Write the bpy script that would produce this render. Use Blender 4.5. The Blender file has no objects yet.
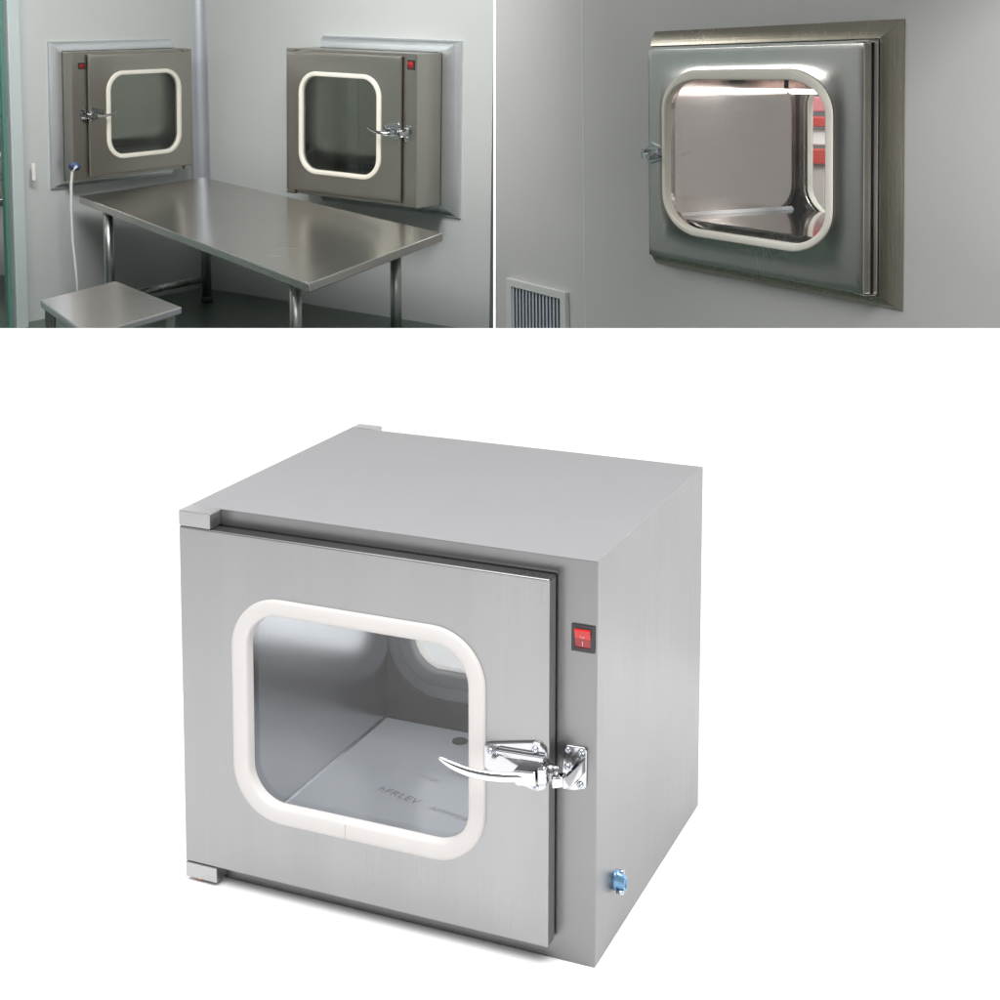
import bpy, bmesh, math, random
from mathutils import Vector, Matrix
random.seed(7)
SC = bpy.context.scene
COL = SC.collection
PI = math.pi

# ------------------------------------------------------------------ helpers
def link(o, parent=None):
    COL.objects.link(o)
    if parent is not None:
        o.parent = parent
    return o

def obj(name, bm, mat, parent=None, smooth=False, bevel=0.0, seg=2, mirror=False):
    if mirror:
        for v in bm.verts:
            v.co.x = -v.co.x
        bmesh.ops.reverse_faces(bm, faces=bm.faces[:])
    me = bpy.data.meshes.new(name)
    if smooth:
        for f in bm.faces:
            f.smooth = True
    bm.to_mesh(me)
    bm.free()
    me.materials.append(mat)
    o = link(bpy.data.objects.new(name, me), parent)
    if bevel > 0:
        m = o.modifiers.new('bevel', 'BEVEL')
        m.width = bevel
        m.segments = seg
        m.limit_method = 'ANGLE'
        m.angle_limit = math.radians(40)
    return o

def empty(name, M, label, cat, group=None):
    o = bpy.data.objects.new(name, None)
    o.empty_display_size = 0.05
    link(o)
    o.matrix_world = M
    o['label'] = label
    o['category'] = cat
    if group:
        o['group'] = group
    return o

def tag(o, label, cat, group=None):
    o['label'] = label
    o['category'] = cat
    if group:
        o['group'] = group
    return o

def structure(o):
    o['kind'] = 'structure'
    return o

def box(bm, a, b):
    vs = [bm.verts.new((x, y, z)) for x in (a[0], b[0]) for y in (a[1], b[1]) for z in (a[2], b[2])]
    q = [(0, 1, 3, 2), (4, 6, 7, 5), (0, 4, 5, 1), (2, 3, 7, 6), (0, 2, 6, 4), (1, 5, 7, 3)]
    fs = [bm.faces.new([vs[i] for i in f]) for f in q]
    bmesh.ops.recalc_face_normals(bm, faces=fs)
    return vs

def prism(bm, poly, y0, y1, axis='y'):
    """polygon given in (x, z), extruded along y (or in (y, z) along x, or (x, y) along z)"""
    def p(a, b, c):
        return (a, c, b) if axis == 'y' else ((c, a, b) if axis == 'x' else (a, b, c))
    A = [bm.verts.new(p(a, b, y0)) for a, b in poly]
    B = [bm.verts.new(p(a, b, y1)) for a, b in poly]
    fs = [bm.faces.new(A), bm.faces.new(B[::-1])]
    n = len(poly)
    for i in range(n):
        j = (i + 1) % n
        fs.append(bm.faces.new([A[i], B[i], B[j], A[j]]))
    bmesh.ops.recalc_face_normals(bm, faces=fs)

def tube(bm, pts, r, n=12, cap=True, rx=None):
    """round tube along points; r is one radius, or one (across, up) pair per point"""
    pts = [Vector(p) for p in pts]
    rings = []
    for i, p in enumerate(pts):
        t = (pts[min(i + 1, len(pts) - 1)] - pts[max(i - 1, 0)]).normalized()
        up = Vector((0, 0, 1)) if abs(t.z) < 0.9 else Vector((0, 1, 0))
        s = t.cross(up).normalized()
        u = s.cross(t).normalized()
        ra, rb = r[i] if isinstance(r, (list, tuple)) else (r, r)
        rings.append([bm.verts.new(p + s * ra * math.cos(2 * PI * k / n) + u * rb * math.sin(2 * PI * k / n)) for k in range(n)])
    fs = []
    for a, b in zip(rings, rings[1:]):
        for k in range(n):
            fs.append(bm.faces.new([a[k], a[(k + 1) % n], b[(k + 1) % n], b[k]]))
    if cap:
        fs.append(bm.faces.new(rings[0][::-1]))
        fs.append(bm.faces.new(rings[-1]))
    bmesh.ops.recalc_face_normals(bm, faces=fs)

def rrect(x0, x1, z0, z1, rx, rz, n=12):
    """rounded rectangle, counter-clockwise seen from -y"""
    out = []
    for cx, cz, a0 in ((x1 - rx, z1 - rz, 0), (x0 + rx, z1 - rz, 90), (x0 + rx, z0 + rz, 180), (x1 - rx, z0 + rz, 270)):
        for k in range(n + 1):
            a = math.radians(a0 + 90 * k / n)
            out.append((cx + rx * math.cos(a), cz + rz * math.sin(a)))
    return out

def holed_plate(bm, rect, hole, y0, y1, dish=0.0):
    """rectangular plate y0..y1 (y0 in front) with a rounded hole; outer ring follows the hole's point count"""
    x0, x1, z0, z1 = rect
    n = len(hole)
    q = n // 4
    corner = [(x1, z1), (x0, z1), (x0, z0), (x1, z0)]
    outer = []
    for c in range(4):
        pts = hole[c * q:(c + 1) * q]
        X, Z = corner[c]
        for k, (hx, hz) in enumerate(pts):
            m = (q - 1) / 2
            if c in (0, 2):
                outer.append((X, pts[0][1] + (Z - pts[0][1]) * min(1, k / m)) if k <= m else (X + (pts[-1][0] - X) * (k - m) / m, Z))
            else:
                outer.append((X + (pts[0][0] - X) * (1 - k / m), Z) if k <= m else (X, Z + (pts[-1][1] - Z) * (k - m) / m))
    # make sure each corner is hit exactly
    for c in range(4):
        outer[c * q + q // 2] = corner[c]
    rings = []
    for y in (y0, y1):
        d = dish if y == y0 else 0
        rings.append(([bm.verts.new((a, y - d, b)) for a, b in hole], [bm.verts.new((a, y, b)) for a, b in outer]))
    fs = []
    (h0, o0), (h1, o1) = rings
    if dish:
        # the sheet swells gently towards the window cut-out
        prev = h0
        for f in (.06, .13, .20, .28, .37, .47, .58, .70, .83):
            cur = [bm.verts.new((h[0] + (o[0] - h[0]) * f, y0 - dish * math.exp(-(f / .26) ** 2), h[1] + (o[1] - h[1]) * f)) for h, o in zip(hole, outer)]
            for i in range(n):
                fs.append(bm.faces.new([prev[i], prev[(i + 1) % n], cur[(i + 1) % n], cur[i]]))
                fs[-1].smooth = True
            prev = cur
        h0s = prev
    for i in range(n):
        j = (i + 1) % n
        if dish:
            fs.append(bm.faces.new([h0s[i], h0s[j], o0[j], o0[i]]))
            fs[-1].smooth = True
        else:
            fs.append(bm.faces.new([h0[i], h0[j], o0[j], o0[i]]))
        fs.append(bm.faces.new([h1[i], o1[i], o1[j], h1[j]]))
        fs.append(bm.faces.new([h0[i], h1[i], h1[j], h0[j]]))
        fs.append(bm.faces.new([o0[i], o0[j], o1[j], o1[i]]))
    bmesh.ops.recalc_face_normals(bm, faces=fs)

def seal_ring(bm, outer, inner, y, h, n=8):
    """rubber edging: half-oval section between two matching loops, standing h proud (towards -y) of y"""
    rings = []
    for k in range(n + 1):
        a = PI * k / n
        f = 0.5 - 0.5 * math.cos(a)
        d = h * (math.sin(a) ** 0.42)
        rings.append([bm.verts.new((o[0] + (i[0] - o[0]) * f, y - d, o[1] + (i[1] - o[1]) * f)) for o, i in zip(outer, inner)])
    rings.append([bm.verts.new((i[0], y + 0.012, i[1])) for i in inner])
    fs = []
    m = len(outer)
    for a, b in zip(rings, rings[1:]):
        for k in range(m):
            fs.append(bm.faces.new([a[k], b[k], b[(k + 1) % m], a[(k + 1) % m]]))
    bmesh.ops.recalc_face_normals(bm, faces=fs)

# ------------------------------------------------------------------ materials
def new_mat(name):
    m = bpy.data.materials.new(name)
    m.use_nodes = True
    nt = m.node_tree
    b = nt.nodes['Principled BSDF']
    return m, nt, b

def plain(name, col, rough=0.5, metal=0.0, spec=0.5, noise=0.0, nscale=8.0, bump=0.0):
    m, nt, b = new_mat(name)
    b.inputs['Roughness'].default_value = rough
    b.inputs['Metallic'].default_value = metal
    b.inputs['Specular IOR Level'].default_value = spec
    tc = nt.nodes.new('ShaderNodeTexCoord')
    nz = nt.nodes.new('ShaderNodeTexNoise')
    nz.inputs['Scale'].default_value = nscale
    nz.inputs['Detail'].default_value = 4
    nt.links.new(tc.outputs['Object'], nz.inputs['Vector'])
    mx = nt.nodes.new('ShaderNodeMix')
    mx.data_type = 'RGBA'
    mx.inputs['A'].default_value = (*[c * (1 - noise) for c in col], 1)
    mx.inputs['B'].default_value = (*[min(1, c * (1 + noise)) for c in col], 1)
    nt.links.new(nz.outputs['Fac'], mx.inputs['Factor'])
    nt.links.new(mx.outputs['Result'], b.inputs['Base Color'])
    if bump:
        bp = nt.nodes.new('ShaderNodeBump')
        bp.inputs['Strength'].default_value = bump
        bp.inputs['Distance'].default_value = 0.002
        nt.links.new(nz.outputs['Fac'], bp.inputs['Height'])
        nt.links.new(bp.outputs['Normal'], b.inputs['Normal'])
    return m

def steel(name, col, rough, brush=(2.0, 2.0, 160.0), bump=0.05, var=0.06, rvar=0.08, wave=0.0, band=0.0):
    """brushed sheet steel: streaks run along the axis with the small scale"""
    m, nt, b = new_mat(name)
    b.inputs['Metallic'].default_value = 1.0
    tc = nt.nodes.new('ShaderNodeTexCoord')
    mp = nt.nodes.new('ShaderNodeMapping')
    mp.inputs['Scale'].default_value = brush
    nt.links.new(tc.outputs['Object'], mp.inputs['Vector'])
    nz = nt.nodes.new('ShaderNodeTexNoise')
    nz.inputs['Scale'].default_value = 4.0
    nz.inputs['Detail'].default_value = 6
    nz.inputs['Roughness'].default_value = 0.65
    nt.links.new(mp.outputs['Vector'], nz.inputs['Vector'])
    big = nt.nodes.new('ShaderNodeTexNoise')
    big.inputs['Scale'].default_value = 3.0
    big.inputs['Detail'].default_value = 2
    nt.links.new(tc.outputs['Object'], big.inputs['Vector'])
    mx = nt.nodes.new('ShaderNodeMix')
    mx.data_type = 'RGBA'
    mx.inputs['A'].default_value = (*[c * (1 - var) for c in col], 1)
    mx.inputs['B'].default_value = (*[min(1, c * (1 + var)) for c in col], 1)
    nt.links.new(nz.outputs['Fac'], mx.inputs['Factor'])
    if band:
        # broad rolled bands and faint smudges in the sheet
        m2 = nt.nodes.new('ShaderNodeMapping')
        m2.inputs['Scale'].default_value = [max(1.0, c * .16) for c in brush]
        nt.links.new(tc.outputs['Object'], m2.inputs['Vector'])
        n2 = nt.nodes.new('ShaderNodeTexNoise')
        n2.inputs['Scale'].default_value = 2.2
        n2.inputs['Detail'].default_value = 3
        nt.links.new(m2.outputs['Vector'], n2.inputs['Vector'])
        r2 = nt.nodes.new('ShaderNodeMapRange')
        r2.inputs['From Min'].default_value = .25
        r2.inputs['From Max'].default_value = .75
        r2.inputs['To Min'].default_value = 1 - band
        r2.inputs['To Max'].default_value = 1 + band
        nt.links.new(n2.outputs['Fac'], r2.inputs['Value'])
        m3 = nt.nodes.new('ShaderNodeVectorMath')
        m3.operation = 'SCALE'
        nt.links.new(mx.outputs['Result'], m3.inputs[0])
        nt.links.new(r2.outputs['Result'], m3.inputs['Scale'])
        nt.links.new(m3.outputs['Vector'], b.inputs['Base Color'])
    else:
        nt.links.new(mx.outputs['Result'], b.inputs['Base Color'])
    mr = nt.nodes.new('ShaderNodeMapRange')
    mr.inputs['From Min'].default_value = 0.3
    mr.inputs['From Max'].default_value = 0.7
    mr.inputs['To Min'].default_value = max(0.03, rough - rvar)
    mr.inputs['To Max'].default_value = rough + rvar
    ad = nt.nodes.new('ShaderNodeMath')
    ad.operation = 'ADD'
    hf = nt.nodes.new('ShaderNodeMath')
    hf.operation = 'MULTIPLY'
    hf.inputs[1].default_value = 0.5
    nt.links.new(nz.outputs['Fac'], ad.inputs[0])
    nt.links.new(big.outputs['Fac'], ad.inputs[1])
    nt.links.new(ad.outputs[0], hf.inputs[0])
    nt.links.new(hf.outputs[0], mr.inputs['Value'])
    nt.links.new(mr.outputs['Result'], b.inputs['Roughness'])
    bp = nt.nodes.new('ShaderNodeBump')
    bp.inputs['Strength'].default_value = bump
    bp.inputs['Distance'].default_value = 0.001
    nt.links.new(nz.outputs['Fac'], bp.inputs['Height'])
    last = bp
    if wave:
        b2 = nt.nodes.new('ShaderNodeBump')
        b2.inputs['Strength'].default_value = wave
        b2.inputs['Distance'].default_value = 0.02
        nt.links.new(big.outputs['Fac'], b2.inputs['Height'])
        nt.links.new(bp.outputs['Normal'], b2.inputs['Normal'])
        last = b2
    nt.links.new(last.outputs['Normal'], b.inputs['Normal'])
    return m

def glass(name, tint=(0.92, 0.95, 0.95), refl=0.04):
    """window pane: clear transmission with a Fresnel reflection"""
    m = bpy.data.materials.new(name)
    m.use_nodes = True
    nt = m.node_tree
    nt.nodes.remove(nt.nodes['Principled BSDF'])
    out = nt.nodes['Material Output']
    tr = nt.nodes.new('ShaderNodeBsdfTransparent')
    tr.inputs['Color'].default_value = (*tint, 1)
    gl = nt.nodes.new('ShaderNodeBsdfGlossy')
    gl.inputs['Roughness'].default_value = 0.02
    fr = nt.nodes.new('ShaderNodeFresnel')
    fr.inputs['IOR'].default_value = 1.45
    nz = nt.nodes.new('ShaderNodeTexNoise')
    nz.inputs['Scale'].default_value = 3
    mu = nt.nodes.new('ShaderNodeMath')
    mu.operation = 'MULTIPLY_ADD'
    mu.inputs[1].default_value = refl
    nt.links.new(nz.outputs['Fac'], mu.inputs[0])
    nt.links.new(fr.outputs['Fac'], mu.inputs[2])
    mix = nt.nodes.new('ShaderNodeMixShader')
    nt.links.new(mu.outputs[0], mix.inputs['Fac'])
    nt.links.new(tr.outputs['BSDF'], mix.inputs[1])
    nt.links.new(gl.outputs['BSDF'], mix.inputs[2])
    nt.links.new(mix.outputs['Shader'], out.inputs['Surface'])
    return m

def emit(name, col, strength):
    m, nt, b = new_mat(name)
    b.inputs['Base Color'].default_value = (*col, 1)
    b.inputs['Emission Color'].default_value = (*col, 1)
    b.inputs['Emission Strength'].default_value = strength
    return m

M = {
    # close-up cabinet: satin sheet, grain running upright on the door, along the depth elsewhere
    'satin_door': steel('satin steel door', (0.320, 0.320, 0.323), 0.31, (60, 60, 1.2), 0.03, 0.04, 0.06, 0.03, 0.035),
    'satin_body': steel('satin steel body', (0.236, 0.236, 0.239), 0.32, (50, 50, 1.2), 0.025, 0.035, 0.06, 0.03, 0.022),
    'satin_top': steel('satin steel bracket', (0.43, 0.43, 0.435), 0.36, (4, 4, 50), 0.03, 0.03, 0.05),
    'liner': steel('polished steel lining', (0.60, 0.61, 0.64), 0.24, (30, 30, 1.0), 0.0, 0.02, 0.03, 0.012),
    'lightened_top': steel('lightened steel top', (0.372, 0.372, 0.380), 0.80, (6, 6, 6), 0.02, 0.01, 0.03),  # paler copy of the body steel: the top's brighter light is in its colour
    'film': plain('protective film', (0.37, 0.385, 0.41), 0.14, 0.0, 0.6, 0.04, 6),
    'ink': plain('grey printing', (0.10, 0.105, 0.12), 0.4),
    'ink_faint': plain('faint grey printing', (0.20, 0.21, 0.23), 0.3),
    'seal': plain('white rubber seal', (0.56, 0.535, 0.52), 0.45, 0, 0.4, 0.015, 20),
    'seal_grey': plain('grey rubber seal', (0.15, 0.155, 0.16), 0.5, 0, 0.4, 0.02, 20),
    'seal_cream': plain('cream rubber seal', (0.80, 0.765, 0.68), 0.45, 0, 0.4, 0.03, 20),
    'chrome_lever': plain('bright chrome', (0.74, 0.74, 0.75), 0.10, 1.0, 0.5, 0.02, 30),
    'chrome': plain('chrome', (0.50, 0.50, 0.515), 0.13, 1.0, 0.5, 0.02, 30),
    'chrome_matt': plain('cast zinc', (0.36, 0.36, 0.375), 0.25, 1.0, 0.5, 0.05, 60),
    'screw': plain('screw steel', (0.55, 0.58, 0.66), 0.22, 1.0, 0.5, 0.05, 60),
    'dark': plain('black gasket', (0.02, 0.02, 0.02), 0.6),
    'black': plain('black plastic', (0.025, 0.025, 0.027), 0.4, 0, 0.5, 0.05, 40),
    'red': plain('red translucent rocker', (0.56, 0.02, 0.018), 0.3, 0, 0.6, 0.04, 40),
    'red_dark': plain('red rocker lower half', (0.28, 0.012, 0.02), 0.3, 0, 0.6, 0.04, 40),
    'mark': plain('white marking', (0.60, 0.42, 0.42), 0.4),
    'blue': plain('blue zinc', (0.15, 0.29, 0.46), 0.28, 0.6, 0.5, 0.12, 60),
    'copper': plain('copper screw', (0.55, 0.28, 0.16), 0.35, 1.0),
    'glass': glass('door glass', (.96, .975, .98), .05),
    'glass_mid': glass('clean room door glass', (0.90, 0.92, 0.91), 0.06),
    'glass_green': glass('green glass', (0.82, 0.89, 0.88), 0.10),
    'glass_edge': plain('green glass edge', (0.10, 0.24, 0.20), 0.2, 0, 0.6),
    # clean room steel
    'box_steel': steel('brushed steel cabinet', (0.47, 0.445, 0.40), 0.34, (60, 60, 1.2), 0.02, 0.04, 0.06, 0.03),
    'box_steel_b': steel('brushed steel cabinet grey', (0.58, 0.56, 0.54), 0.24, (90, 90, 1.0), 0.02, 0.03, 0.05, 0.04),
    'mirror': steel('mirror polished lining', (0.66, 0.58, 0.555), 0.09, (2, 2, 40), 0.02, 0.05, 0.04, 0.03),
    'dull_liner': steel('dull steel lining', (0.50, 0.50, 0.46), 0.15, (60, 60, 1.2), 0.01, 0.06, 0.05, 0.02),
    'flange': steel('flange steel', (0.84, 0.87, 0.90), 0.38, (1.5, 1.5, 50), 0.04, 0.05, 0.06),
    'flange_dark': steel('olive flange steel', (0.44, 0.41, 0.335), 0.27, (50, 50, 1.2), 0.02, 0.10, 0.06),
    'table': steel('table steel', (0.55, 0.53, 0.50), 0.24, (1.0, 30, 30), 0.012, 0.03, 0.05, 0.03),
    'stool': steel('stool top steel', (0.70, 0.68, 0.69), 0.22, (1.0, 30, 30), 0.012, 0.03, 0.05, 0.05),
    'table_edge': steel('table leg steel', (0.45, 0.46, 0.44), 0.3, (40, 40, 1.5), 0.04, 0.08, 0.08),
    'trim': plain('pale aluminium', (0.55, 0.58, 0.63), 0.35, 0.6, 0.5, 0.04, 12),
    'post': plain('pale green painted post', (0.50, 0.56, 0.56), 0.4, 0, 0.5, 0.03, 12),
    'cable': plain('white cable', (0.72, 0.73, 0.72), 0.5),
    'grille_frame': plain('grey painted grille frame', (0.52, 0.54, 0.53), 0.5, 0, 0.5, 0.04, 20),
    'grille_back': plain('dark grey grille backing', (0.45, 0.48, 0.52), 0.6),
    'louvre': plain('blue grey louvre', (0.48, 0.52, 0.58), 0.5, 0, 0.5, 0.10, 20),
    'red_paint': plain('red painted rail', (0.50, 0.06, 0.05), 0.5, 0, 0.5, 0.08, 14),
    'pink_paint': plain('pink painted board', (0.62, 0.22, 0.24), 0.5, 0, 0.5, 0.08, 14),
    'grey_paint': plain('grey painted bars', (0.50, 0.44, 0.42), 0.5, 0, 0.5, 0.08, 14),
    'white_paint': plain('white painted board', (0.80, 0.77, 0.75), 0.5, 0, 0.5, 0.03, 14),
    'backdrop': plain('white backdrop board', (0.90, 0.90, 0.90), 0.85, 0, 0.1, 0.004, 2),
    'wall_paint': plain('clean room wall panel', (0.535, 0.555, 0.55), 0.42, 0, 0.35, 0.045, 1.8, 0.05),
    'wall_grey': plain('grey clean room wall panel', (0.47, 0.47, 0.465), 0.42, 0, 0.35, 0.05, 1.8, 0.05),
    'ceiling': plain('ceiling panel', (0.45, 0.45, 0.44), 0.6),
    'floor_green': plain('dark green floor paint', (0.055, 0.088, 0.072), 0.3, 0, 0.5, 0.15, 3),
    'corridor': plain('grey corridor wall', (0.43, 0.44, 0.42), 0.6, 0, 0.3, 0.05, 2),
    'tube': emit('lamp tube', (1.0, 0.98, 0.95), 10.0),
}

# ------------------------------------------------------------------ frames
def rot(yaw, pit=0.0, rol=0.0):
    return Matrix.Rotation(pit, 3, 'X') @ Matrix.Rotation(rol, 3, 'Y') @ Matrix.Rotation(yaw, 3, 'Z')

def frame(R, o):
    m = R.to_4x4()
    m.translation = Vector(o)
    return m

# ------------------------------------------------------------------ screws, latch, switch
def screw(parent, x, y, z, r=0.0042, mirror=False, mat='screw'):
    bm = bmesh.new()
    n = 14
    prof = [(r, 0.0), (r, -0.0012), (r * 0.7, -0.0024), (r * 0.42, -0.0026), (r * 0.36, -0.0008)]
    rings = [[bm.verts.new((x + a * math.cos(2 * PI * k / n), y + b, z + a * math.sin(2 * PI * k / n))) for k in range(n)] for a, b in prof]
    fs = []
    for p, q in zip(rings, rings[1:]):
        for k in range(n):
            fs.append(bm.faces.new([p[k], p[(k + 1) % n], q[(k + 1) % n], q[k]]))
    fs.append(bm.faces.new(rings[-1]))
    bmesh.ops.recalc_face_normals(bm, faces=fs)
    return obj('screw', bm, M[mat], parent, True, mirror=mirror)

def latch(root, xe, ze, yd, ys, s=1.0, mirror=False, detail=True):
    """lever latch across the door's free edge: xe = door edge, ze = height, yd = door face, ys = body face"""
    def X(dx): return xe + dx * s
    def Z(dz): return ze + dz * s
    def Y(dy): return yd + dy * s
    bm = bmesh.new()
    poly = [(-.081, .020), (-.0755, .0225), (-.017, .0345), (-.010, .0335), (-.003, .0275), (-.0015, .024), (-.0015, -.0175), (-.005, -.0225),
            (-.013, -.0255), (-.019, -.0250), (-.045, -.0190), (-.076, -.0115), (-.081, -.0085)]
    prism(bm, [(X(a), Z(b)) for a, b in poly], Y(0.0), Y(-.0042))
    pl = obj('latch_plate', bm, M['chrome'], root, bevel=.0013 * s, seg=3, mirror=mirror)
    # raised ridge, the sloped pocket under it and the foot of the plate
    bm = bmesh.new()
    prism(bm, [(X(a), Z(b)) for a, b in [(-.067, .0175), (-.062, .0195), (-.002, .0215), (-.002, .0145), (-.058, .0120), (-.0665, .0045), (-.0715, .0035)]], Y(-.0042), Y(-.0115))
    obj('ridge', bm, M['chrome'], pl, bevel=.0012 * s, mirror=mirror)
    bm = bmesh.new()
    prism(bm, [(X(a), Z(b)) for a, b in [(-.055, .0105), (-.004, .0135), (-.004, .004), (-.030, .0005), (-.045, .0055)]], Y(-.0042), Y(-.0075))
    obj('cam', bm, M['chrome_matt'], pl, bevel=.001 * s, mirror=mirror)
    # pivot block, made of two stepped pieces
    bm = bmesh.new()
    prism(bm, [(X(a), Z(b)) for a, b in [(-.036, .0045), (-.008, .0075), (-.0075, -.0095), (-.030, -.0135), (-.036, -.010)]], Y(-.0042), Y(-.0235))
    obj('pivot_block', bm, M['chrome_lever'], pl, bevel=.0018 * s, seg=3, mirror=mirror)
    bm = bmesh.new()
    prism(bm, [(X(a), Z(b)) for a, b in [(-.0065, .013), (.0045, .0155), (.0055, -.007), (-.0065, -.0095)]], Y(-.003), Y(-.0225))
    obj('pivot_housing', bm, M['chrome'], pl, bevel=.003 * s, seg=3, mirror=mirror)
    # lever, curving out and up to a pointed tip
    path = [(-.012, -.0185, -.0035), (-.0296, -.0205, -.0040), (-.0445, -.0264, -.0045), (-.0602, -.0344, -.0025), (-.0720, -.0380, -.0010), (-.0850, -.0410, .0012),
            (-.0960, -.0432, .0042), (-.1060, -.0446, .0075), (-.1140, -.0452, .0107), (-.1195, -.0454, .0131), (-.1214, -.0454, .0139)]
    hh = [.0062, .0064, .0064, .0062, .0060, .0057, .0052, .0045, .0034, .0022, .0008]
    bm = bmesh.new()
    tube(bm, [(X(a), Y(b), Z(c)) for a, b, c in path], [(h * .62 * s, h * s) for h in hh], 16)
    lv = obj('lever', bm, M['chrome_lever'], root, True, mirror=mirror)
    # dark groove along the lever's upper face
    bm = bmesh.new()
    g = path[1:9]
    tube(bm, [(X(a), Y(b - .0021), Z(c + .0038 * hh[i + 1] / .0062)) for i, (a, b, c) in enumerate(g)],
         [(.0016 * s * k, .0013 * s * k) for k in (.5, 1, 1, 1, .95, .9, .8, .4)], 8)
    obj('groove', bm, M['black'], lv, True, mirror=mirror)
    # knuckle and hook that reach over to the keeper
    bm = bmesh.new()
    tube(bm, [(X(.0052), Y(-.0075), Z(-.009)), (X(.0052), Y(-.0075), Z(.0125))], .0045 * s, 14)
    tube(bm, [(X(.0105), Y(-.0045), Z(-.002)), (X(.0105), Y(-.0045), Z(.0110))], .0035 * s, 14)
    obj('knuckle', bm, M['chrome_matt'], pl, True, mirror=mirror)
    bm = bmesh.new()
    prism(bm, [(X(a), Z(b)) for a, b in [(.0098, .0010), (.0228, .0045), (.0232, -.0085), (.0103, -.0125)]], Y(-.0165), Y(-.0015))
    obj('hook', bm, M['chrome_lever'], pl, bevel=.002 * s, seg=3, mirror=mirror)
    # keeper on the body
    ky = ys
    bm = bmesh.new()
    prism(bm, [(X(a), Z(b)) for a, b in [(.0105, .0215), (.0135, .0255), (.0360, .0262), (.0392, .0235), (.0388, -.0215), (.0360, -.0250), (.0240, -.0290), (.0085, -.0300), (.0080, -.0120)]],
          ky, ky - .0035 * s)
    kp = obj('latch_keeper', bm, M['chrome'], root, bevel=.0012 * s, seg=3, mirror=mirror)
    bm = bmesh.new()
    # wedge rising from the keeper towards the hook
    v = [(.0380, .0150, -.0035), (.0380, -.0030, -.0035), (.0285, -.0165, -.0035), (.0225, -.0165, -.0035), (.0225, .0010, -.0035), (.0245, .0040, -.0035),
         (.0370, .0130, -.0075), (.0370, -.0020, -.0075), (.0290, -.0110, -.0360), (.0230, -.0110, -.0400), (.0230, .0030, -.0400), (.0270, .0045, -.0360)]
    vs = [bm.verts.new((X(a), ky + c * s, Z(b))) for a, b, c in v]
    fs = [bm.faces.new([vs[i] for i in (0, 1, 2, 3, 4, 5)]), bm.faces.new([vs[i] for i in (11, 10, 9, 8, 7, 6)])]
    for i in range(6):
        j = (i + 1) % 6
        fs.append(bm.faces.new([vs[i], vs[i + 6], vs[j + 6], vs[j]]))
    bmesh.ops.recalc_face_normals(bm, faces=fs)
    obj('wedge', bm, M['chrome'], kp, bevel=.0012 * s, mirror=mirror)
    if detail:
        for a, b in [(-.0730, .0135), (-.0155, .0260), (-.0150, -.0195)]:
            screw(pl, X(a), Y(-.0042), Z(b), .0040 * s, mirror)
        for a, b in [(.0155, .0200), (.0325, .0205), (.0150, -.0005), (.0312, -.0200)]:
            screw(kp, X(a), ky - .0035 * s, Z(b), .0040 * s, mirror)

def switch(root, x0, x1, z0, z1, y, mirror=False, marks=True):
    w = x1 - x0
    bm = bmesh.new()
    b = w * .16
    holed_plate(bm, (x0, x1, z0, z1), rrect(x0 + b, x1 - b, z0 + b, z1 - b, .0008, .0008, 2), y - .0025, y)
    sw = obj('switch', bm, M['black'], root, mirror=mirror)
    zm = z0 + (z1 - z0) * .50
    bm = bmesh.new()
    prism(bm, [(y - .0005, zm), (y - .0005, z1 - b), (y - .0065, z1 - b - .001), (y - .0030, zm)], x0 + b, x1 - b, 'x')
    obj('rocker', bm, M['red'], sw, mirror=mirror)
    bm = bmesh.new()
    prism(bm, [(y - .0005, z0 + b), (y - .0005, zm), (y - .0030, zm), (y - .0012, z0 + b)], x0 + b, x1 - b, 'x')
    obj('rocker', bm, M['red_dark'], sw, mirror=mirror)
    if marks:
        xm = (x0 + x1) / 2
        bm = bmesh.new()
        n = 20
        r0, r1 = .0019, .0027
        zc = zm + .0034
        vi = [[bm.verts.new((xm + r * math.cos(2 * PI * k / n), y - .0042, zc + r * .8 * math.sin(2 * PI * k / n))) for k in range(n)] for r in (r0, r1)]
        for k in range(n):
            bm.faces.new([vi[0][k], vi[0][(k + 1) % n], vi[1][(k + 1) % n], vi[1][k]])
        obj('off_mark', bm, M['mark'], sw, mirror=mirror)
        bm = bmesh.new()
        box(bm, (xm - .0005, y - .0034, zm - .0085), (xm + .0005, y - .0026, zm - .0030))
        obj('on_mark', bm, M['mark'], sw, mirror=mirror)

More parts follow.
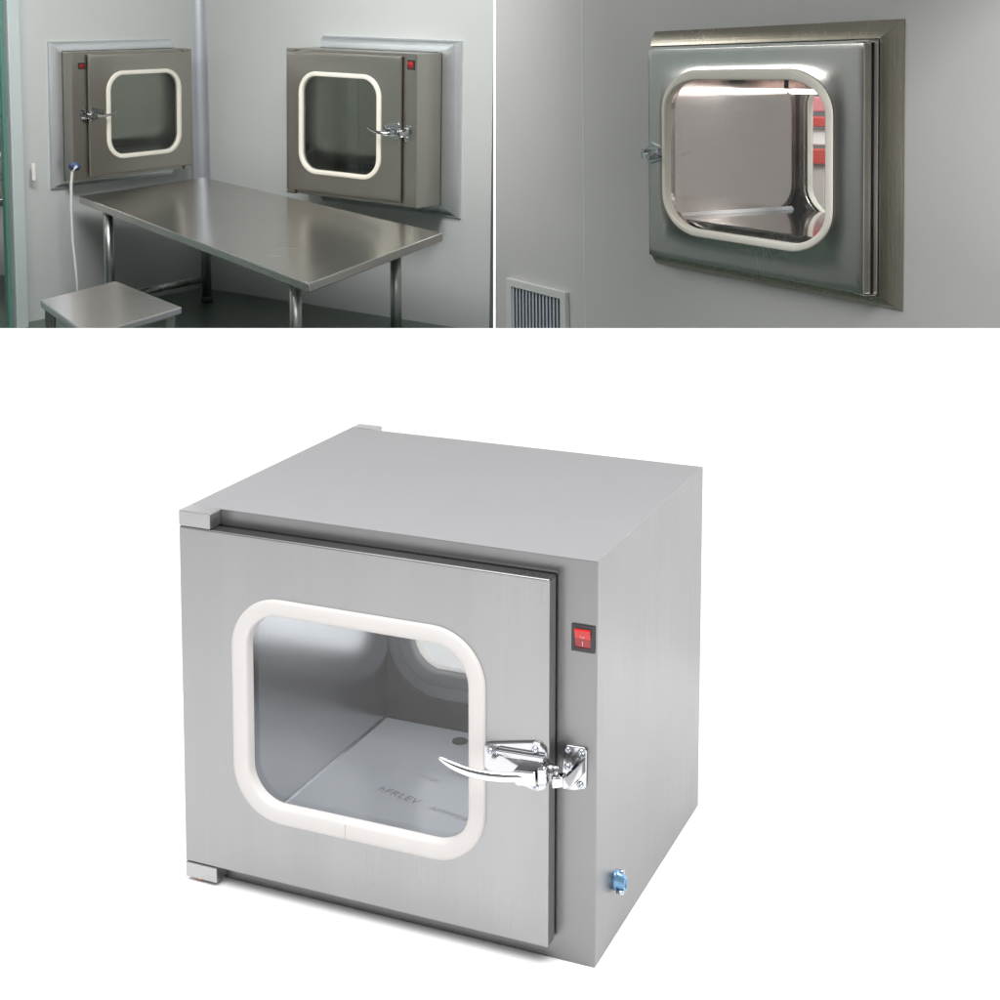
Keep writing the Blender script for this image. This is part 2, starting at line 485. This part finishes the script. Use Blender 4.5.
# ------------------------------------------------------------------ a pass box
def pass_box(Mx, label, W, H, D, dt, strip, dz0, dz1, win, win_in, rad, mats, group=None, mirror=False,
             bw=.047, bh=.0208, sw=None, latch_at=None, latch_s=1.0, cav=(.055, .0, .045, .04), marks=False, detail=True,
             rear_depth=None, door_x0=None, dish=0.0, rear_shift=0.0, proud=.0052):
    """x runs from 0 (latch side) to -W (hinge side), y goes back from the body's front face, z up from its underside"""
    root = empty('pass_box', Mx, label, 'pass box', group)
    mb, md, ml, mt, seal, gl = mats
    mr = mirror
    full = rear_depth if rear_depth else D
    cl, cr, cb, ctp = cav            # lining: left, right, bottom, top insets
    cr = max(cr, strip + .004)
    x0, x1, z0, z1 = -W + cl, -cr, cb, H - ctp
    # shell: front ring, rear ring, outside
    bm = bmesh.new()
    O = [(-W, 0), (0, 0), (0, H), (-W, H)]
    I = [(x0, z0), (x1, z0), (x1, z1), (x0, z1)]
    of = [bm.verts.new((a, 0, b)) for a, b in O]
    ob = [bm.verts.new((a, full, b)) for a, b in O]
    jf = [bm.verts.new((a, 0, b)) for a, b in I]
    jb = [bm.verts.new((a, full, b)) for a, b in I]
    fs = []
    for i in range(4):
        j = (i + 1) % 4
        fs.append(bm.faces.new([of[i], of[j], jf[j], jf[i]]))
        fs.append(bm.faces.new([ob[j], ob[i], jb[i], jb[j]]))
        fs.append(bm.faces.new([of[j], of[i], ob[i], ob[j]]))
        fs.append(bm.faces.new([jf[i], jf[j], jb[j], jb[i]]))
    bmesh.ops.recalc_face_normals(bm, faces=fs)
    bd = obj('body', bm, mb, root, bevel=.0016, seg=3, mirror=mr)
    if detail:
        bd.data.materials.append(M['lightened_top'])
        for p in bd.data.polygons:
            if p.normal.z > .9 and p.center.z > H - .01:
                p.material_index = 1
    # lining, 1.5 mm inside the shell, with small folded upstands
    bm = bmesh.new()
    e = .0015
    a0, a1, b0, b1 = x0 + e, x1 - e, z0 + e, z1 - e
    L = [(a0, b0), (a1, b0), (a1, b1), (a0, b1)]
    f = [bm.verts.new((a, .001, b)) for a, b in L]
    k = [bm.verts.new((a, full - .001, b)) for a, b in L]
    for i in range(4):
        j = (i + 1) % 4
        bm.faces.new([f[i], k[i], k[j], f[j]])
    obj('lining', bm, ml, root, mirror=mr)
    # doors, front and rear
    dx1 = -strip
    dx0 = -W if door_x0 is None else door_x0
    n = 14
    outer = rrect(*win, rad[0], rad[1], n)
    wi = win_in
    inner = rrect(*wi, max(.01, rad[0] - (wi[0] - win[0])), max(.01, rad[1] - (win[3] - wi[3])), n)
    mid = [((o[0] + 2 * i[0]) / 3, (o[1] + 2 * i[1]) / 3) for o, i in zip(outer, inner)]
    for side in (0, 1):
        if side == 1:
            outer, inner, mid = ([(a + rear_shift, b) for a, b in l] for l in (outer, inner, mid))
        ya, yb = (-dt, -.0035) if side == 0 else (full + dt, full + .0035)
        bm = bmesh.new()
        holed_plate(bm, (dx0, dx1, dz0, dz1), mid, ya, yb, dish if side == 0 else 0.0)
        door = obj('door', bm, md, root, bevel=.0020, seg=3, mirror=mr)
        bm = bmesh.new()
        holed_plate(bm, (dx0 + .004, dx1 - .003, dz0 + .004, dz1 - .003), [(o[0] + (o[0] - i[0]) * .9, o[1] + (o[1] - i[1]) * .9) for o, i in zip(outer, inner)], *( (-.0035, -.0004) if side == 0 else (full + .0004, full + .0035)))
        obj('door_packing', bm, M['dark'], door, mirror=mr)
        bm = bmesh.new()
        if side == 0:
            seal_ring(bm, outer, inner, ya - dish, proud)
        else:
            seal_ring(bm, outer, inner, 0, .0075)
            for v in bm.verts:
                v.co.y = ya - v.co.y
            bmesh.ops.reverse_faces(bm, faces=bm.faces[:])
        sr = obj('window_seal', bm, seal, door, True, mirror=mr)
        if side == 1 and detail:
            bm = bmesh.new()
            seal_ring(bm, outer, inner, yb, .0050)
            obj('window_seal', bm, M['seal_grey'], door, True, mirror=mr)
        if side == 0 and detail:
            bm = bmesh.new()
            xs = -.3195
            box(bm, (xs - .0004, ya - .0055, win[2] + .0015), (xs + .0004, ya - .0035, wi[2] - .0015))
            obj('seal_joint', bm, M['grey_paint'], sr, mirror=mr)
        bm = bmesh.new()
        ym = (ya + yb) / 2
        pane = [(o[0] * .1 + i[0] * .9, o[1] * .1 + i[1] * .9) for o, i in zip(outer, inner)]
        v = [bm.verts.new((a, ym, b)) for a, b in pane]
        bm.faces.new(v)
        obj('glass_pane', bm, gl, door, mirror=mr)
    # hinge brackets, front and rear, top and bottom
    for yy in ((-dt, 0), (full, full + dt)):
        for zz in ((dz1 + .0008, H), (dz0 - .0008 - bh, dz0 - .0008)):
            w = bw if yy[0] < 0 else bw * .86
            bm = bmesh.new()
            box(bm, (-W, yy[0], zz[0]), (-W + w, yy[1] + (.0 if yy[0] < 0 else 0), zz[1]))
            hb = obj('hinge_bracket', bm, mt, root, bevel=.0012, seg=2, mirror=mr)
            if zz[0] < H / 2 and yy[0] < 0 and detail:
                bm = bmesh.new()
                tube(bm, [(-W + .016, yy[0] + .010, zz[0] + .002), (-W + .016, yy[0] + .010, zz[0] - .0052)], .0055, 12)
                obj('pin', bm, M['copper'], hb, mirror=mr)
    if sw:
        switch(root, *sw, 0.0, mr, marks)
    if latch_at:
        latch(root, latch_at[0], latch_at[1], -dt, 0.0, latch_s, mr, detail)
    return root

# ------------------------------------------------------------------ studio: floor and backdrop board with two openings
bm = bmesh.new()
box(bm, (-6, -7, -.05), (6, 9, 0))
structure(obj('floor', bm, M['backdrop']))

BY = 2.62                                            # board's front face
def grid_board(bm, xs, zs, holes, y0, y1):
    """flat board cut into a grid, cells listed in holes left open"""
    V = {}
    def v(i, j, s):
        if (i, j, s) not in V:
            V[(i, j, s)] = bm.verts.new((xs[i], (y0, y1)[s], zs[j]))
        return V[(i, j, s)]
    ni, nj = len(xs) - 1, len(zs) - 1
    solid = lambda i, j: 0 <= i < ni and 0 <= j < nj and (i, j) not in holes
    for i in range(ni):
        for j in range(nj):
            if not solid(i, j):
                continue
            bm.faces.new([v(i, j, 0), v(i + 1, j, 0), v(i + 1, j + 1, 0), v(i, j + 1, 0)])
            bm.faces.new([v(i, j, 1), v(i, j + 1, 1), v(i + 1, j + 1, 1), v(i + 1, j, 1)])
            if not solid(i - 1, j): bm.faces.new([v(i, j, 0), v(i, j + 1, 0), v(i, j + 1, 1), v(i, j, 1)])
            if not solid(i + 1, j): bm.faces.new([v(i + 1, j, 0), v(i + 1, j, 1), v(i + 1, j + 1, 1), v(i + 1, j + 1, 0)])
            if not solid(i, j - 1): bm.faces.new([v(i, j, 0), v(i, j, 1), v(i + 1, j, 1), v(i + 1, j, 0)])
            if not solid(i, j + 1): bm.faces.new([v(i, j + 1, 0), v(i + 1, j + 1, 0), v(i + 1, j + 1, 1), v(i, j + 1, 1)])
    bmesh.ops.recalc_face_normals(bm, faces=bm.faces[:])

bm = bmesh.new()
grid_board(bm, [-4.5, -.95, .0142, .0180, .99, 4.5], [-.02, .6212, 1.36, 3.2], {(1, 1), (3, 1)}, BY, BY + .002)
structure(obj('backdrop', bm, M['backdrop']))

# ------------------------------------------------------------------ the close-up cabinet
RM = rot(-.41103)
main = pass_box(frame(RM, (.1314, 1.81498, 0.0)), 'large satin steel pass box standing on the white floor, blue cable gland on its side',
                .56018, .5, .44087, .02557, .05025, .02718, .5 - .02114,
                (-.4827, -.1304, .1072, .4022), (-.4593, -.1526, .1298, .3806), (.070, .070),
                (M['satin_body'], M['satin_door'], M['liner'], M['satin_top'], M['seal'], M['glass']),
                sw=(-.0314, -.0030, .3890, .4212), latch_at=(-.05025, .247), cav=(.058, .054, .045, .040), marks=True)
# printed protective film lying on the cabinet's floor
bm = bmesh.new()
box(bm, (-.497, .012, .0468), (-.0600, .432, .0474))
film = obj('protective_film', bm, M['film'], main)
def text_mesh(name, s, size, loc, rz, mat, parent, shear=0.0, flip=False):
    cu = bpy.data.curves.new(name, 'FONT')
    cu.body = s
    cu.size = size
    cu.shear = shear
    cu.space_character = 1.12
    t = bpy.data.objects.new(name, cu)
    COL.objects.link(t)
    bpy.context.view_layer.update()
    me = bpy.data.meshes.new_from_object(t.evaluated_get(bpy.context.evaluated_depsgraph_get()))
    bpy.data.objects.remove(t)
    me.materials.clear()
    me.materials.append(mat)
    o = link(bpy.data.objects.new(name, me), parent)
    o.location = loc
    o.rotation_euler = (0, 0, rz)
    return o
text_mesh('printing', 'hFRLEV', .0205, (-.402, .2130, .04765), -.23, M['ink'], film)
text_mesh('printing', 'AMPPER', .0165, (-.312, .1920, .04765), -.23, M['ink_faint'], film)
text_mesh('printing', 'FRLEV', .0120, (-.368, .2740, .04765), -.23, M['ink_faint'], film)
text_mesh('printing', 'AMPER', .0100, (-.330, .3010, .04765), -.23, M['ink_faint'], film)
# small hole in the rear right of the floor film (drain plug) seen beside the seal
bm = bmesh.new()
tube(bm, [(-.358, .400, .0475), (-.358, .400, .0490)], .012, 20)
obj('drain_plug', bm, M['dark'], main)
# blue cable gland on the right-hand side
bm = bmesh.new()
gy, gz = .074, .0735
n = 18
def ring(r, x): return [bm.verts.new((x, gy + r * math.cos(2 * PI * k / n), gz + r * 1.4 * math.sin(2 * PI * k / n) - (x * .25))) for k in range(n)]
prof = [(.0092, 0), (.0092, .003), (.0078, .0035), (.0078, .012), (.0066, .0130), (.0046, .0130), (.0042, .005)]
rs = [ring(r, x) for r, x in prof]
fs = []
for a, b in zip(rs, rs[1:]):
    for k in range(n):
        fs.append(bm.faces.new([a[k], a[(k + 1) % n], b[(k + 1) % n], b[k]]))
bmesh.ops.recalc_face_normals(bm, faces=fs)
gland = obj('cable_gland', bm, M['blue'], main, True)
bm = bmesh.new()
tube(bm, [(.0052, gy, gz - .002), (.0060, gy, gz - .002)], [(.0042, .0059)] * 2, 16)
obj('gland_hole', bm, M['black'], gland)
bm = bmesh.new()
tube(bm, [(.0, gy + .012, gz + .005), (.007, gy + .012, gz + .005)], .0024, 10)
tube(bm, [(.004, gy - .008, gz - .010), (.013, gy - .008, gz - .010)], .0026, 10)
obj('clamp_screw', bm, M['screw'], gland, True)

# ------------------------------------------------------------------ clean room behind the openings
FZ, CZ = .117, 2.25
PLAN = [(-4.3, BY + .004), (1.04, BY + .004), (.03, 4.73), (.06, 5.17), (.06, 7.6), (-4.3, 7.6)]
bm = bmesh.new()
prism(bm, PLAN, FZ - .05, FZ, 'z')
structure(obj('floor', bm, M['floor_green']))
bm = bmesh.new()
prism(bm, PLAN, CZ, CZ + .05, 'z')
structure(obj('ceiling', bm, M['ceiling']))

RB = rot(-.69632, .01944, .01385)
RA = rot(-.56690, .01944, .01385) @ Matrix.Rotation(PI / 2, 3, 'Z')
RC = rot(-1.12405, -.02663, -.01469)
H2, H1, H3 = .5, .4412, .5
oB = Vector((-.21621, 5.20336, 1.02569)) + RB @ Vector((0, 0, -H2))
oA = Vector((-1.36505, 5.52949, 1.02754)) + RA @ Vector((0, 0, -H1))
oC = Vector((.7359, 3.14758, 1.08951)) + RC @ Vector((0, 0, -H3))
DB, DA, DC = .14387, .0624, .04673

def wall_panel(name, Rm, o, x0, x1, z0, z1, hole, y, mat, t=.05):
    bm = bmesh.new()
    hx0, hx1, hz0, hz1 = hole
    grid_board(bm, [x0, hx0, hx1, x1], [z0, hz0, hz1, z1], {(1, 1)}, y, y + t)
    ob = obj(name, bm, mat)
    ob.matrix_world = frame(Rm, o)
    return structure(ob)
wall_panel('wall', RB, oB, -1.29, .197, -.48, 1.85, (-.5976, .001, -.001, H2 + .001), DB, M['wall_paint'])
wall_panel('wall', RA, oA, -3.45, .70, -.55, 1.80, (-.058, .5205, -.001, H1 + .001), DA, M['wall_paint'])
wall_panel('wall', RC, oC, -1.74, .60, -.55, 1.80, (-.831, .0145, -.001, H3 + .001), DC, M['wall_grey'])
bm = bmesh.new()
box(bm, (.0305, 4.72, FZ), (.06, 5.19, CZ))
structure(obj('wall', bm, M['wall_grey']))
bm = bmesh.new()
box(bm, (-4.35, BY + .004, FZ), (-4.3, 7.65, CZ))
box(bm, (-4.3, 7.6, FZ), (.06, 7.65, CZ))
box(bm, (.06, 5.19, FZ), (.11, 7.65, CZ))
structure(obj('corridor_wall', bm, M['corridor']))

GROUP = 'pass boxes mounted on the clean room walls'
matsB = (M['box_steel'], M['box_steel'], M['dull_liner'], M['box_steel'], M['seal_cream'], M['glass_mid'])
matsC = (M['box_steel_b'], M['box_steel_b'], M['mirror'], M['box_steel_b'], M['seal_cream'], M['glass_mid'])

def flange(root, inner, outer, yi, yo, mat, mirror=False, round_=1.0):
    """mitred bevelled frame closing the gap between a box and its wall: inner edge stands proud"""
    bm = bmesh.new()
    def quad(r, y): return [bm.verts.new((a, y, b)) for a, b in ((r[0], r[2]), (r[1], r[2]), (r[1], r[3]), (r[0], r[3]))]
    loops = [quad(inner, yo + .001), quad(inner, yi)]
    n = 6
    for k in range(n + 1):
        a = PI / 2 * k / n
        t = k / n
        f = round_ * (.12 + .88 * math.sin(a) ** 1.15) + (1 - round_) * t
        d = (yo - .003 - yi) * (round_ * (1 - math.cos(a)) ** .9 + (1 - round_) * t)
        loops.append(quad([i_ + (o_ - i_) * f for i_, o_ in zip(inner, outer)], yi + d))
    loops.append(quad(outer, yo + .001))
    fs = []
    for p, q in zip(loops, loops[1:]):
        for i in range(4):
            j = (i + 1) % 4
            fs.append(bm.faces.new([p[i], p[j], q[j], q[i]]))
    bmesh.ops.recalc_face_normals(bm, faces=fs)
    return obj('wall_flange', bm, mat, root, mirror=mirror)

# right-hand box over the steel table
b2 = pass_box(frame(RB, oB), 'brushed steel pass box above the steel table, red switch and latch at its right edge',
              .59662, H2, DB, .012, .060, .012, H2 - .010,
              (-.5317, -.1447, H2 - .4246, H2 - .0747), (-.5144, -.1640, H2 - .4085, H2 - .0905), (.082, .075),
              matsB, GROUP, sw=(-.041, -.0095, H2 - .0525, H2 - .0205), latch_at=(-.060, H2 - .2575), latch_s=.92,
              cav=(.045, .064, .045, .045), detail=False, dish=.0015, rear_depth=.46, bh=.012, bw=.04)
flange(b2, (-.5655, .0020, -.002, H2 + .002), (-.5665, .0700, -.040, H2 + .042), DB - .024, DB, M['flange'])
# left-hand box, mirrored (hinges at the right, latch at the left)
b1 = pass_box(frame(RA, oA + RA @ Vector((-.058, 0, 0))), 'brushed steel pass box beside the glass partition, white cord plugged into its left edge',
              .5775, H1, DA, .011, .0665, .012, H1 - .010,
              (-.5172, -.1459, H1 - .3775, H1 - .0694), (-.5000, -.1640, H1 - .3620, H1 - .0845), (.080, .072),
              matsB, GROUP, mirror=True, sw=(-.060, -.0300, H1 - .0595, H1 - .0375), latch_at=(-.0665, H1 - .2180), latch_s=.80,
              cav=(.045, .071, .045, .045), detail=False, dish=.0015, rear_depth=.44, bh=.012, bw=.04)
flange(b1, (-.5345, .0020, -.002, H1 + .002), (-.5340, .0500, -.026, H1 + .034), DA - .018, DA, M['flange'], True)
# box on the grey wall in the right-hand opening, hinges at the right
b3 = pass_box(frame(RC, oC + RC @ Vector((-.830, .022, 0))), 'brushed steel pass box with olive flange on the grey wall, lamp tube inside',
              .8430, H3, .025, .022, .0267, .002, H3 - .006,
              (-.7460, -.1075, H3 - .4345, H3 - .0545), (-.7240, -.1225, H3 - .4175, H3 - .0780), (.150, .095),
              matsC, GROUP, mirror=True, latch_at=(-.0267, H3 - .2560), latch_s=.85, cav=(.045, .084, .095, .045), detail=False,
              rear_depth=.368, bh=.001, bw=.04, door_x0=-.830, dish=.009, rear_shift=.006, proud=.005)
flange(b3, (-.8450, .0020, -.002, H3 + .002), (-.8942, .0117, -.0255, H3 + .0375), .004, DC - .022, M['flange_dark'], True, .25)

# tube lamp inside that box, standing along its rear wall under the ceiling
bm = bmesh.new()
tube(bm, [(.100, .345, H3 - .112), (.62, .345, H3 - .112)], .0055, 12)
lamp = obj('lamp_tube', bm, M['tube'], b3, True)
bm = bmesh.new()
box(bm, (.095, .338, H3 - .106), (.63, .362, H3 - .047))
obj('tube_holder', bm, M['mirror'], lamp)
# folded seam where the lining's side meets its floor
bm = bmesh.new()
prism(bm, [(.0858, .0968), (.0858, .1050), (.0940, .0968)], .012, .355)
obj('lining_seam', bm, M['flange'], b3)

# ------------------------------------------------------------------ steel table in the corner
def tabletop(root, quad, t, mat, rim=.0):
    bm = bmesh.new()
    up = [bm.verts.new(p) for p in quad]
    dn = [bm.verts.new((p[0], p[1], p[2] - t)) for p in quad]
    fs = [bm.faces.new(up), bm.faces.new(dn[::-1])]
    for i in range(4):
        j = (i + 1) % 4
        fs.append(bm.faces.new([up[i], dn[i], dn[j], up[j]]))
    bmesh.ops.recalc_face_normals(bm, faces=fs)
    return obj('tabletop', bm, mat, root, bevel=.004, seg=3)

TN, TR, TL, TB = [Vector(p) for p in ((-.471, 4.281, .428), (-.128, 4.918, .483), (-1.391, 5.510, .535), (-1.024, 5.871, .566))]
base = Vector((-.75, 5.1, FZ))
tb = empty('work_table', Matrix.Translation(base), 'long steel work table standing in the corner under the two pass boxes', 'table')
q = [p - base for p in (TN, TR, TB, TL)]
top = tabletop(tb, q, .026, M['table'])
legs = {'N': TN + .08 * (TR - TN) + .09 * (TL - TN), 'R': TR + .25 * (TN - TR) + .06 * (TB - TR),
        'L': TL + .12 * (TN - TL) + .05 * (TB - TL), 'B': TB + .08 * (TL - TB) + .05 * (TR - TB)}
for k, p in legs.items():
    bm = bmesh.new()
    tube(bm, [(p.x - base.x, p.y - base.y, 0.02), (p.x - base.x, p.y - base.y, p.z - base.z - .026)], .017, 16)
    lg = obj('leg', bm, M['table_edge'], tb, True)
    bm = bmesh.new()
    tube(bm, [(p.x - base.x, p.y - base.y, 0), (p.x - base.x, p.y - base.y, .022)], .022, 14)
    obj('foot', bm, M['black'], lg, True)
for a, b in (('L', 'B'),):
    pa, pb = legs[a] - base, legs[b] - base
    bm = bmesh.new()
    tube(bm, [(pa.x, pa.y, .085), (pb.x, pb.y, .085)], .012, 12)
    obj('rail', bm, M['table_edge'], tb, True)

# low steel step stool in front of the table
SA, SB, SCn, SD = [Vector(p) for p in ((-1.207, 4.332, .375), (-1.050, 4.549, .394), (-.808, 4.258, .369), (-.993, 3.984, .345))]
base2 = Vector((-1.015, 4.28, FZ))
st = empty('step_stool', Matrix.Translation(base2), 'low steel step stool standing before the left end of the long table', 'stool')
tabletop(st, [p - base2 for p in (SD, SCn, SB, SA)], .020, M['stool'])
cen = (SA + SB + SCn + SD) / 4
for p in (SA, SB, SCn, SD):
    w = p.lerp(cen, .15)
    bm = bmesh.new()
    box(bm, (w.x - base2.x - .012, w.y - base2.y - .012, 0), (w.x - base2.x + .012, w.y - base2.y + .012, w.z - base2.z - .02))
    obj('leg', bm, M['table_edge'], st, bevel=.002)

# ------------------------------------------------------------------ cable from the left-hand box
base3 = oA + RA @ Vector((-.0645, 0, H1 - .3867))
cd = empty('power_cord', Matrix.Translation(base3), 'white power cord with blue plug hanging from the left pass box', 'cord')
bm = bmesh.new()
d = (RA @ Vector((0, -1, 0))).normalized()
sx = (RA @ Vector((1, 0, 0))).normalized()
tube(bm, [d * -.002, d * .016, d * .028 - sx * .004], .0135, 14)
pg = obj('plug', bm, plain('blue plug', (.05, .09, .22), .35, 0, .5, .1, 40), cd, True)
bm = bmesh.new()
c0 = d * .024 - sx * .010
pts = [d * .026 - sx * .004, d * .030 - sx * .016 + Vector((0, 0, -.003)), d * .030 - sx * .026 + Vector((0, 0, -.016)), d * .026 - sx * .030 + Vector((0, 0, -.05)),
       d * .020 - sx * .028 + Vector((0, 0, -.14)), d * .018 - sx * .024 + Vector((0, 0, -.25)), d * .020 - sx * .014 + Vector((0, 0, -.36)), d * .024 - sx * .008 + Vector((0, 0, base3.z * -1 + FZ + .006))]
tube(bm, pts, .0048, 10)
obj('cable', bm, M['cable'], cd, True)

# ------------------------------------------------------------------ corner trim, wall seam, glass partition
cx, cy = -1.0740, 6.108
bm = bmesh.new()
n = 10
nb = RB @ Vector((0, -1, 0)); na = RA @ Vector((0, -1, 0))
tb_ = RB @ Vector((1, 0, 0)); ta_ = RA @ Vector((-1, 0, 0))
prof = []
r = .046
for k in range(n + 1):
    a = k / n
    prof.append((ta_ * r * (1 - a) ** 1.6 + tb_ * r * a ** 1.6))
for z0, z1 in ((.50, CZ),):
    A = [bm.verts.new((p.x, p.y, z0)) for p in prof] + [bm.verts.new((-.05, .06, z0))]
    B = [bm.verts.new((p.x, p.y, z1)) for p in prof] + [bm.verts.new((-.05, .06, z1))]
    fs = [bm.faces.new(A), bm.faces.new(B[::-1])]
    for i in range(len(A)):
        j = (i + 1) % len(A)
        fs.append(bm.faces.new([A[i], B[i], B[j], A[j]]))
    bmesh.ops.recalc_face_normals(bm, faces=fs)
trim = obj('corner_trim', bm, M['trim'])
trim.location = (cx, cy, 0)
tag(trim, 'pale upright metal trim strip in the corner between the two walls', 'trim strip')

def strip(name, Rm, o, x0, x1, z0, z1, y, t, mat):
    bm = bmesh.new()
    box(bm, (x0, y - t, z0), (x1, y, z1))
    ob = obj(name, bm, mat)
    ob.matrix_world = frame(Rm, o)
    return ob
sB = strip('joint_strip', RB, oB, -.7260, -.7200, -.40, 1.80, DB - .0002, .0008, M['wall_paint'])
tag(sB, 'thin upright joint strip on the wall above the right pass box of the corner', 'joint strip')
sC = strip('joint_strip', RC, oC, -1.2100, -1.2020, -.55, 1.80, DC - .0002, .0004, M['wall_paint'])
tag(sC, 'thin upright joint strip on the grey wall beside the grille', 'joint strip')

gp = empty('glass_partition', Matrix.Translation((-1.527, 5.30, FZ)), 'green tinted glass partition with pale post at the left edge of the corner room', 'glass partition')
def quad_prism(bm, pts, z0, z1):
    prism(bm, pts, z0, z1, 'z')
g0 = Vector((-1.50, 5.33, FZ))
bm = bmesh.new()
prism(bm, [(-.015, .025), (.012, -.002), (-.014, -.046), (-.040, -.020)], 0.0, CZ - FZ, 'z')
obj('post', bm, M['post'], gp, bevel=.003)
bm = bmesh.new()
prism(bm, [(-.0415, -.030), (-.0305, -.042), (-.0365, -.054), (-.0475, -.042)], 0.0, CZ - FZ, 'z')
obj('edge_strip', bm, M['glass_edge'], gp)
bm = bmesh.new()
box(bm, (.012, .082, .482), (.024, .092, .540))
obj('handle', bm, M['white_paint'], gp, bevel=.002)
bm = bmesh.new()
v = [bm.verts.new(p) for p in ((-.042, -.048, .0), (-.36, -.60, .0), (-.36, -.60, CZ - FZ), (-.042, -.048, CZ - FZ))]
bm.faces.new(v)
obj('glass_pane', bm, M['glass_green'], gp)

# ------------------------------------------------------------------ ventilation grille low on the grey wall
vg = empty('vent_grille', frame(RC, oC + RC @ Vector((-1.47, DC, -.45))), 'white framed air grille with upright louvres low on the grey wall', 'vent')
vx0, vx1, vz0, vz1 = -.1826, .1770, -.08, .2990
bm = bmesh.new()
holed_plate(bm, (vx0, vx1, vz0, vz1), rrect(vx0 + .030, vx1 - .030, vz0 + .022, vz1 - .022, .002, .002, 2), -.014, -.0005)
obj('frame', bm, M['grille_frame'], vg, bevel=.002)
bm = bmesh.new()
box(bm, (vx0 + .026, -.0030, vz0 + .018), (vx1 - .026, -.0008, vz1 - .018))
obj('backing', bm, M['grille_back'], vg)
nl = 15
for k in range(nl):
    x = vx0 + .036 + (vx1 - vx0 - .072) * k / (nl - 1)
    bm = bmesh.new()
    prism(bm, [(x - .0150, -.0040), (x - .0135, -.0034), (x + .0120, -.0120), (x + .0105, -.0130)], vz0 + .023, vz1 - .023, 'z')
    obj('louvre', bm, M['louvre'], vg)

# ------------------------------------------------------------------ what shows through the grey-wall box's rear window: a red and white barred gate
gf = Vector((.95, 4.35, 0))
gt = empty('barred_gate', frame(rot(-.45), gf), 'red and white gate with grey bars seen through the olive flanged box', 'gate')
def gbox(name, a, b, mat):
    bm = bmesh.new()
    box(bm, a, b)
    return obj(name, bm, mat, gt, bevel=.003)
gbox('rail', (-.9, -.03, .845), (1.2, .0, .872), M['red_paint'])
gbox('top_board', (-.9, -.02, .885), (1.2, .0, .925), M['pink_paint'])
gbox('mid_board', (-.9, -.018, .795), (1.2, .0, .838), M['white_paint'])
gbox('rail', (-.9, -.03, .745), (1.2, .0, .785), M['red_paint'])
for k in range(36):
    x = -.9 + k * .06
    gbox('bar', (x, -.02, .02), (x + .034, -.004, .742), M['grey_paint'])
gbox('bottom_rail', (-.9, -.03, .0), (1.2, .0, .02), M['red_paint'])

# ------------------------------------------------------------------ light
def area(name, loc, target, sx, sy, power, col=(1, 1, 1)):
    l = bpy.data.lights.new(name, 'AREA')
    l.shape = 'RECTANGLE'
    l.size, l.size_y = sx, sy
    l.energy = power
    l.color = col
    o = link(bpy.data.objects.new(name, l))
    o.location = loc
    o.rotation_euler = (Vector(target) - Vector(loc)).to_track_quat('-Z', 'Y').to_euler()
    return o
area('overhead_softbox', (-.2, .9, 3.4), (0, 1.6, 0), 3.4, 3.4, 112)
area('backdrop_softbox', (2.6, 2.35, 1.2), (.25, 2.45, .15), .6, .4, 30)
area('backdrop_softbox', (0, .7, 2.5), (0, 2.62, .6), 3.2, .8, 54)
area('ceiling_light', (-.85, 4.1, 1.90), (-1.1, 5.0, .78), 1.3, .25, 20, (1, 1, .985)).data.spread = 2.3
area('ceiling_light', (-1.15, 4.15, 1.70), (.4, 3.85, .75), 1.7, .14, 12, (1, .99, .98))
area('corridor_fill', (-1.2, 7.0, CZ - .02), (-1.2, 7.0, 0), 1.6, .4, 48, (.98, 1, .97))  # unseen fill lamps, added to brighten what shows in the box windows
area('corridor_fill', (-3.2, 5.6, CZ - .02), (-3.2, 5.6, 0), .4, 1.2, 34, (.98, 1, .97))
lt = area('cabinet_light', (0, 0, 0), (0, 0, -1), .30, .03, .95, (.97, .985, 1))
lt.parent = main
lt.location = (-.27, .20, .452)
area('gate_fill', (1.0, 3.6, 2.0), (.95, 4.35, .8), .6, .6, 40, (1, 1, 1))  # unseen lamp added outside to brighten the gate like daylight

W = bpy.data.worlds.new('World')
SC.world = W
W.use_nodes = True
bg = W.node_tree.nodes['Background']
bg.inputs['Color'].default_value = (1, 1, 1, 1)
nt = W.node_tree
tc = nt.nodes.new('ShaderNodeTexCoord')
sp = nt.nodes.new('ShaderNodeSeparateXYZ')
mr = nt.nodes.new('ShaderNodeMapRange')
mr.inputs['From Min'].default_value = 0.05
mr.inputs['From Max'].default_value = 0.75
mr.inputs['To Min'].default_value = 0.22
mr.inputs['To Max'].default_value = 0.65
nt.links.new(tc.outputs['Generated'], sp.inputs['Vector'])
nt.links.new(sp.outputs['Z'], mr.inputs['Value'])
nt.links.new(mr.outputs['Result'], bg.inputs['Strength'])

SC.view_settings.view_transform = 'Standard'
SC.view_settings.look = 'None'
SC.view_settings.exposure = 0
SC.view_settings.gamma = 1

# ------------------------------------------------------------------ camera
cam = bpy.data.cameras.new('camera')
cam.sensor_width = 36
cam.sensor_fit = 'HORIZONTAL'
cam.lens = 1.61585 * 36
cam.shift_x = (500 - 484.643) / 1000
cam.shift_y = (201.415 - 500) / 1000
cam.clip_start = .05
cam.clip_end = 100
co = link(bpy.data.objects.new('camera', cam))
co.location = (0, 0, 1.1173)
co.rotation_euler = (PI / 2 - .10869, 0, 0)
SC.camera = co
